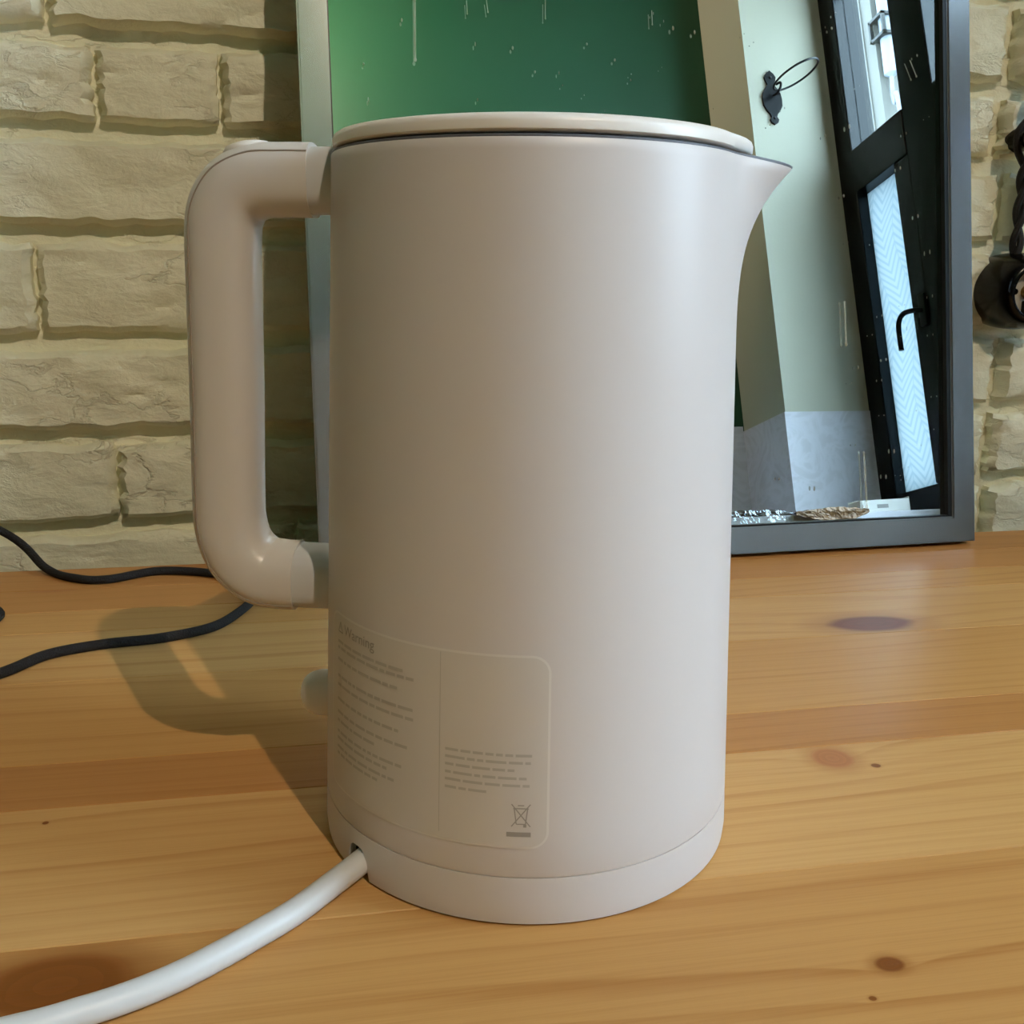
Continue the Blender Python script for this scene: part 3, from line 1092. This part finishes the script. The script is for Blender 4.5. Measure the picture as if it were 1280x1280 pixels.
def section_sweep(path, hw, ht, expo=2.6, n=28, inner=None):
    """path of (Vector(x,0,z), half width y, half thickness)"""
    bm = bmesh.new()
    rings = []
    for i, (p, w, t) in enumerate(path):
        a = path[max(0, i - 1)][0]
        c = path[min(len(path) - 1, i + 1)][0]
        T = (c - a).normalized()
        nn = Vector((-T.z, 0, T.x))
        ring = []
        for k in range(n):
            an = 2 * PI * k / n
            ca, sa = math.cos(an), math.sin(an)
            yy = math.copysign(abs(ca) ** (2 / expo), ca) * w
            tt = math.copysign(abs(sa) ** (2 / expo), sa) * t
            ring.append(bm.verts.new(p + nn * tt + Vector((0, yy, 0))))
        rings.append(ring)
    for k in range(len(rings) - 1):
        for i in range(n):
            bm.faces.new((rings[k][i], rings[k][(i + 1) % n], rings[k + 1][(i + 1) % n], rings[k + 1][i]))
    bm.faces.new(rings[0])
    bm.faces.new(list(reversed(rings[-1])))
    return bm


def path_of(keys, sub=8):
    P = catmull([(x, w, z) for x, z, w, t in keys], sub)
    Tt = catmull([(t, 0, 0) for x, z, w, t in keys], sub)
    return [(Vector((p.x, 0, p.z)), p.y, t.x) for p, t in zip(P, Tt)]


def zz(z):
    return z - ZB


# outer cover strip and inner grip share one centre line; offset by thickness
CL = [(-.071, .2210), (-.080, .2210), (-.0890, .2205), (-.0960, .2172), (-.1003, .2105), (-.1015, .2010), (-.1020, .1850), (-.1030, .1500), (-.1042, .1180), (-.1040, .1060), (-.1010, .0965), (-.0945, .0902), (-.0870, .0885), (-.0810, .0882)]


def offset_line(line, d):
    out = []
    for i, (x, z) in enumerate(line):
        a = line[max(0, i - 1)]
        c = line[min(len(line) - 1, i + 1)]
        T = Vector((c[0] - a[0], c[1] - a[1])).normalized()
        out.append((x - T.y * d, z + T.x * d))
    return out


HT = .0116      # half thickness of the whole handle in the plane
hd = empty('handle', (0, 0, 0))
hd.parent = kt
GW, GE = .0136, 2.6
bm = section_sweep(path_of([(x, zz(z), GW, HT) for x, z in CL]), 0, 0, GE, 36)
obj('grip', bm, M['grip'], hd, True)
# parting line near the outer edge, one on each side
sf = .70
sy = GW * (1 - sf ** GE) ** (1 / GE)
for sd in (-1, 1):
    pth = [Vector((p.x, sd * (sy + .00002), p.z)) for p, w, t in path_of([(x, zz(z), GW, HT) for x, z in offset_line(CL, -HT * sf)])]
    obj('seam', add_tube(bmesh.new(), pth, .00032, 6), M['seam'], hd, True)
# stubs that join the grip to the body
up = [(-.0600, .2208), (-.066, .2208), (-.0725, .2208), (-.076, .2208)]
obj('upper_mount', section_sweep(path_of([(x, zz(z), (.0126), .0104) for x, z in up]), 0, 0, 3.2), M['grey_plastic'], hd, True)
lo = [(-.0640, .0880), (-.070, .0881), (-.078, .0883), (-.086, .0888)]
obj('lower_mount', section_sweep(path_of([(x, zz(z), (.0126), .0104) for x, z in lo]), 0, 0, 3.2), M['grey_plastic'], hd, True)
# lid button on the handle
bm = bmesh.new()
add_lathe(bm, [(.0078, -.006), (.0078, -.0020), (.0068, -.0006), (.004, .0002)], 32, xf=Matrix.Translation((-.0925, 0, zz(.2325))) @ Matrix.Rotation(-.16, 4, 'Y'))
obj('lid_button', bm, M['lightened_white_plastic'], hd, True)

# keep-warm switch below the handle
bm = bmesh.new()
add_box(bm, (-.0818, -.0075, zz(.0356)), (-.0640, .0075, zz(.0520)), .0070, 8)
obj('switch', bm, M['lightened_white_plastic'], kt, True)

# rating label wrapped round the body
LA0, LA1 = math.radians(-155.5), math.radians(-84.2)
LZ0, LZ1 = .0262, .0868
LR = .0685
CR = .0055


def lab(s, z, off):
    """s = metres along the label from its left edge"""
    a = LA0 + s / LR
    return surf(a, z, off)


LW = (LA1 - LA0) * LR


def label_bm(inset, off):
    bm = bmesh.new()
    n, m = 72, 6
    cols = []
    for i in range(n + 1):
        # denser columns at the rounded corners
        u = .5 - .5 * math.cos(PI * i / n)
        s = inset + (LW - 2 * inset) * u
        r = CR - inset
        d = min(s - inset, LW - inset - s)
        cut = r - math.sqrt(max(0, r * r - (r - min(d, r)) ** 2))
        z0, z1 = LZ0 + inset + cut, LZ1 - inset - cut
        cols.append([bm.verts.new(lab(s, z0 + (z1 - z0) * j / m, off)) for j in range(m + 1)])
    for i in range(n):
        for j in range(m):
            bm.faces.new((cols[i][j], cols[i + 1][j], cols[i + 1][j + 1], cols[i][j + 1]))
    return bm


label = obj('rating_label', label_bm(0, .00022), M['label_edge'], kt, True)
tag(label, 'pale rating label with grey print')
obj('label_field', label_bm(.0007, .00030), M['label'], label, True)


def strip(bm, s0, s1, z0, z1, off=.00040, n=None):
    n = n or max(1, int((s1 - s0) / .0025))
    pr = None
    for i in range(n + 1):
        s = s0 + (s1 - s0) * i / n
        a, b_ = bm.verts.new(lab(s, z0, off)), bm.verts.new(lab(s, z1, off))
        if pr:
            bm.faces.new((pr[0], a, b_, pr[1]))
        pr = (a, b_)


def s_of(world_deg):
    return (math.radians(world_deg) - KROT - LA0) * LR


random.seed(5)
S_DIV = s_of(-123.1)
bm = bmesh.new()


def words(bm, s0, s1, z, h_):
    s = s0
    while s < s1 - .0015:
        w = random.uniform(.0016, .0060)
        e = min(s + w, s1)
        strip(bm, s, e, z - h_ / 2, z + h_ / 2, .0004)
        s = e + .0007


left_rows = [(.0772, .042, 1), (.0752, .044, 1), (.0712, .038, 1), (.0655, .044, 0), (.0625, .044, 1), (.0575, .040, 1), (.0530, .043, 1), (.0500, .030, 0), (.0462, .040, 1), (.0438, .034, 0), (.0408, .037, 0), (.0385, .030, 0)]
soft = bmesh.new()
for z, e, d in left_rows:
    words(bm if d else soft, .006, min(e, S_DIV - .002), z, .0010)
S0, S1 = s_of(-121.6), s_of(-100.2)
for z, f in ((.0560, 1), (.0537, .98), (.0513, .8), (.0488, .94), (.0465, .97), (.0440, .55)):
    words(soft, S0, S0 + (S1 - S0) * f, z, .00085)
obj('print_line', bm, M['print_soft'], label)
obj('print_line', soft, M['print_soft'], label)
bm = bmesh.new()
strip(bm, S_DIV - .0001, S_DIV + .0001, LZ0 + .0025, LZ1 - .001, .00038, 1)
obj('divider_line', bm, M['print_soft'], label)
# crossed-out bin mark with its bar
bm = bmesh.new()
bs0, bs1 = s_of(-106.2), s_of(-100.4)
strip(bm, bs0, bs1, .0302, .0317, .00042, 3)


def stroke(bm, p, q, w):
    d = Vector((q[0] - p[0], q[1] - p[1])).normalized()
    nn = Vector((-d.y, d.x)) * w
    bm.faces.new([bm.verts.new(lab(a, b_, .00042)) for a, b_ in ((p[0] + nn.x, p[1] + nn.y), (q[0] + nn.x, q[1] + nn.y), (q[0] - nn.x, q[1] - nn.y), (p[0] - nn.x, p[1] - nn.y))])


bc = (bs0 + bs1) / 2 + .0006
for p, q in (((bc - .0019, .0392), (bc - .0013, .0343)), ((bc + .0019, .0392), (bc + .0013, .0343)), ((bc - .0013, .0343), (bc + .0013, .0343)), ((bc - .0022, .0393), (bc + .0022, .0393)), ((bc - .0009, .0403), (bc + .0009, .0403)),
             ((bc - .0027, .0335), (bc + .0027, .0407)), ((bc - .0027, .0407), (bc + .0027, .0335))):
    stroke(bm, p, q, .00017)
strip(bm, bc + .0007, bc + .0016, .0333, .0343, .00042, 1)
obj('bin_mark', bm, M['print'], label)
# heading word
fc = bpy.data.curves.new('heading', 'FONT')
fc.body = 'Warning'
fc.size = .0049
fo = bpy.data.objects.new('heading', fc)
COL.objects.link(fo)
bpy.context.view_layer.update()
dg = bpy.context.evaluated_depsgraph_get()
tm = bpy.data.meshes.new_from_object(fo.evaluated_get(dg))
for v in tm.vertices:
    v.co = lab(.0110 + v.co.x, .0806 + v.co.y, .00042)
bpy.data.objects.remove(fo, do_unlink=True)
link('heading', tm, M['print'], label)
bm = bmesh.new()
for p, q in (((.0064, .0806), (.0081, .0840)), ((.0081, .0840), (.0098, .0806)), ((.0064, .0806), (.0098, .0806)), ((.0081, .0829), (.0081, .0816))):
    stroke(bm, p, q, .0002)
obj('warning_mark', bm, M['print'], label)

# ------------------------------------------------------------------ power base and cord
pbz = empty('kettle_power_base', (KX, KY, 0), KROT)
tag(pbz, 'white round power base with a white cord under the kettle', 'power base')
NA = math.radians(-151.0) - KROT + math.radians(0)


def base_r(z):
    return rad(z)


# ring wall with an arched cord opening
bm = bmesh.new()
NB = 360
HN, WN = .0102, .0058      # opening height and half width


def open_top(a):
    d = abs((a - NA + PI) % (2 * PI) - PI) * R0
    if d >= WN:
        return .0008
    return .0008 + HN * math.sqrt(max(0, 1 - (d / WN) ** 4))


def wall_grid(off):
    cols = []
    for i in range(NB):
        a = NA + 2 * PI * i / NB
        zb = open_top(a)
        col = []
        for j in range(5):
            z = zb + (.0162 - zb) * j / 4
            r = rad(z) + off - (.0001 if j == 4 else 0) - (.0005 if (j == 0 and zb < .001) else 0)
            col.append(bm.verts.new((r * math.cos(a), r * math.sin(a), z)))
        cols.append(col)
    return cols


oc, ic = wall_grid(0), wall_grid(-.0025)
for i in range(NB):
    k = (i + 1) % NB
    for j in range(4):
        bm.faces.new((oc[i][j], oc[k][j], oc[k][j + 1], oc[i][j + 1]))
        bm.faces.new((ic[i][j], ic[i][j + 1], ic[k][j + 1], ic[k][j]))
    bm.faces.new((oc[i][0], ic[i][0], ic[k][0], oc[k][0]))
bm.faces.new([oc[i][4] for i in range(NB)])
obj('shell', bm, M['kettle'], pbz, True)
obj('inner_core', add_lathe(bmesh.new(), [(.058, .0012), (.058, .0145)], 64), M['dark_gap'], pbz)
obj('rubber_ring', add_lathe(bmesh.new(), [(.066, .0), (.066, .0012), (.060, .0012), (.060, .0)], 96, cap=(False, False)), M['dark_gap'], pbz)
ca, sa = math.cos(NA), math.sin(NA)
wp = [Vector((.0102, .3038, .0058)), Vector((.0005, .2938, .0050)), Vector((-.0113, .2820, .0042)), Vector((-.0226, .2724, .0042)), Vector((-.0332, .2642, .0042)), Vector((-.0432, .2574, .0042)), Vector((-.0548, .2515, .0042)), Vector((-.0662, .2475, .0042)), Vector((-.0809, .2436, .0042)), Vector((-.12, .238, .0042)), Vector((-.22, .25, .0042)), Vector((-.36, .21, .0042))]
inv = (Matrix.Translation((KX, KY, 0)) @ Matrix.Rotation(KROT, 4, 'Z')).inverted()
lp = [Vector((.0585 * ca, .0585 * sa, .0066)), Vector((.066 * ca, .066 * sa, .0065))] + [inv @ p for p in wp]
# keep the path starting inside the opening
obj('cord', tube(lp, .0040, 16, 10), M['cord'], pbz, True)
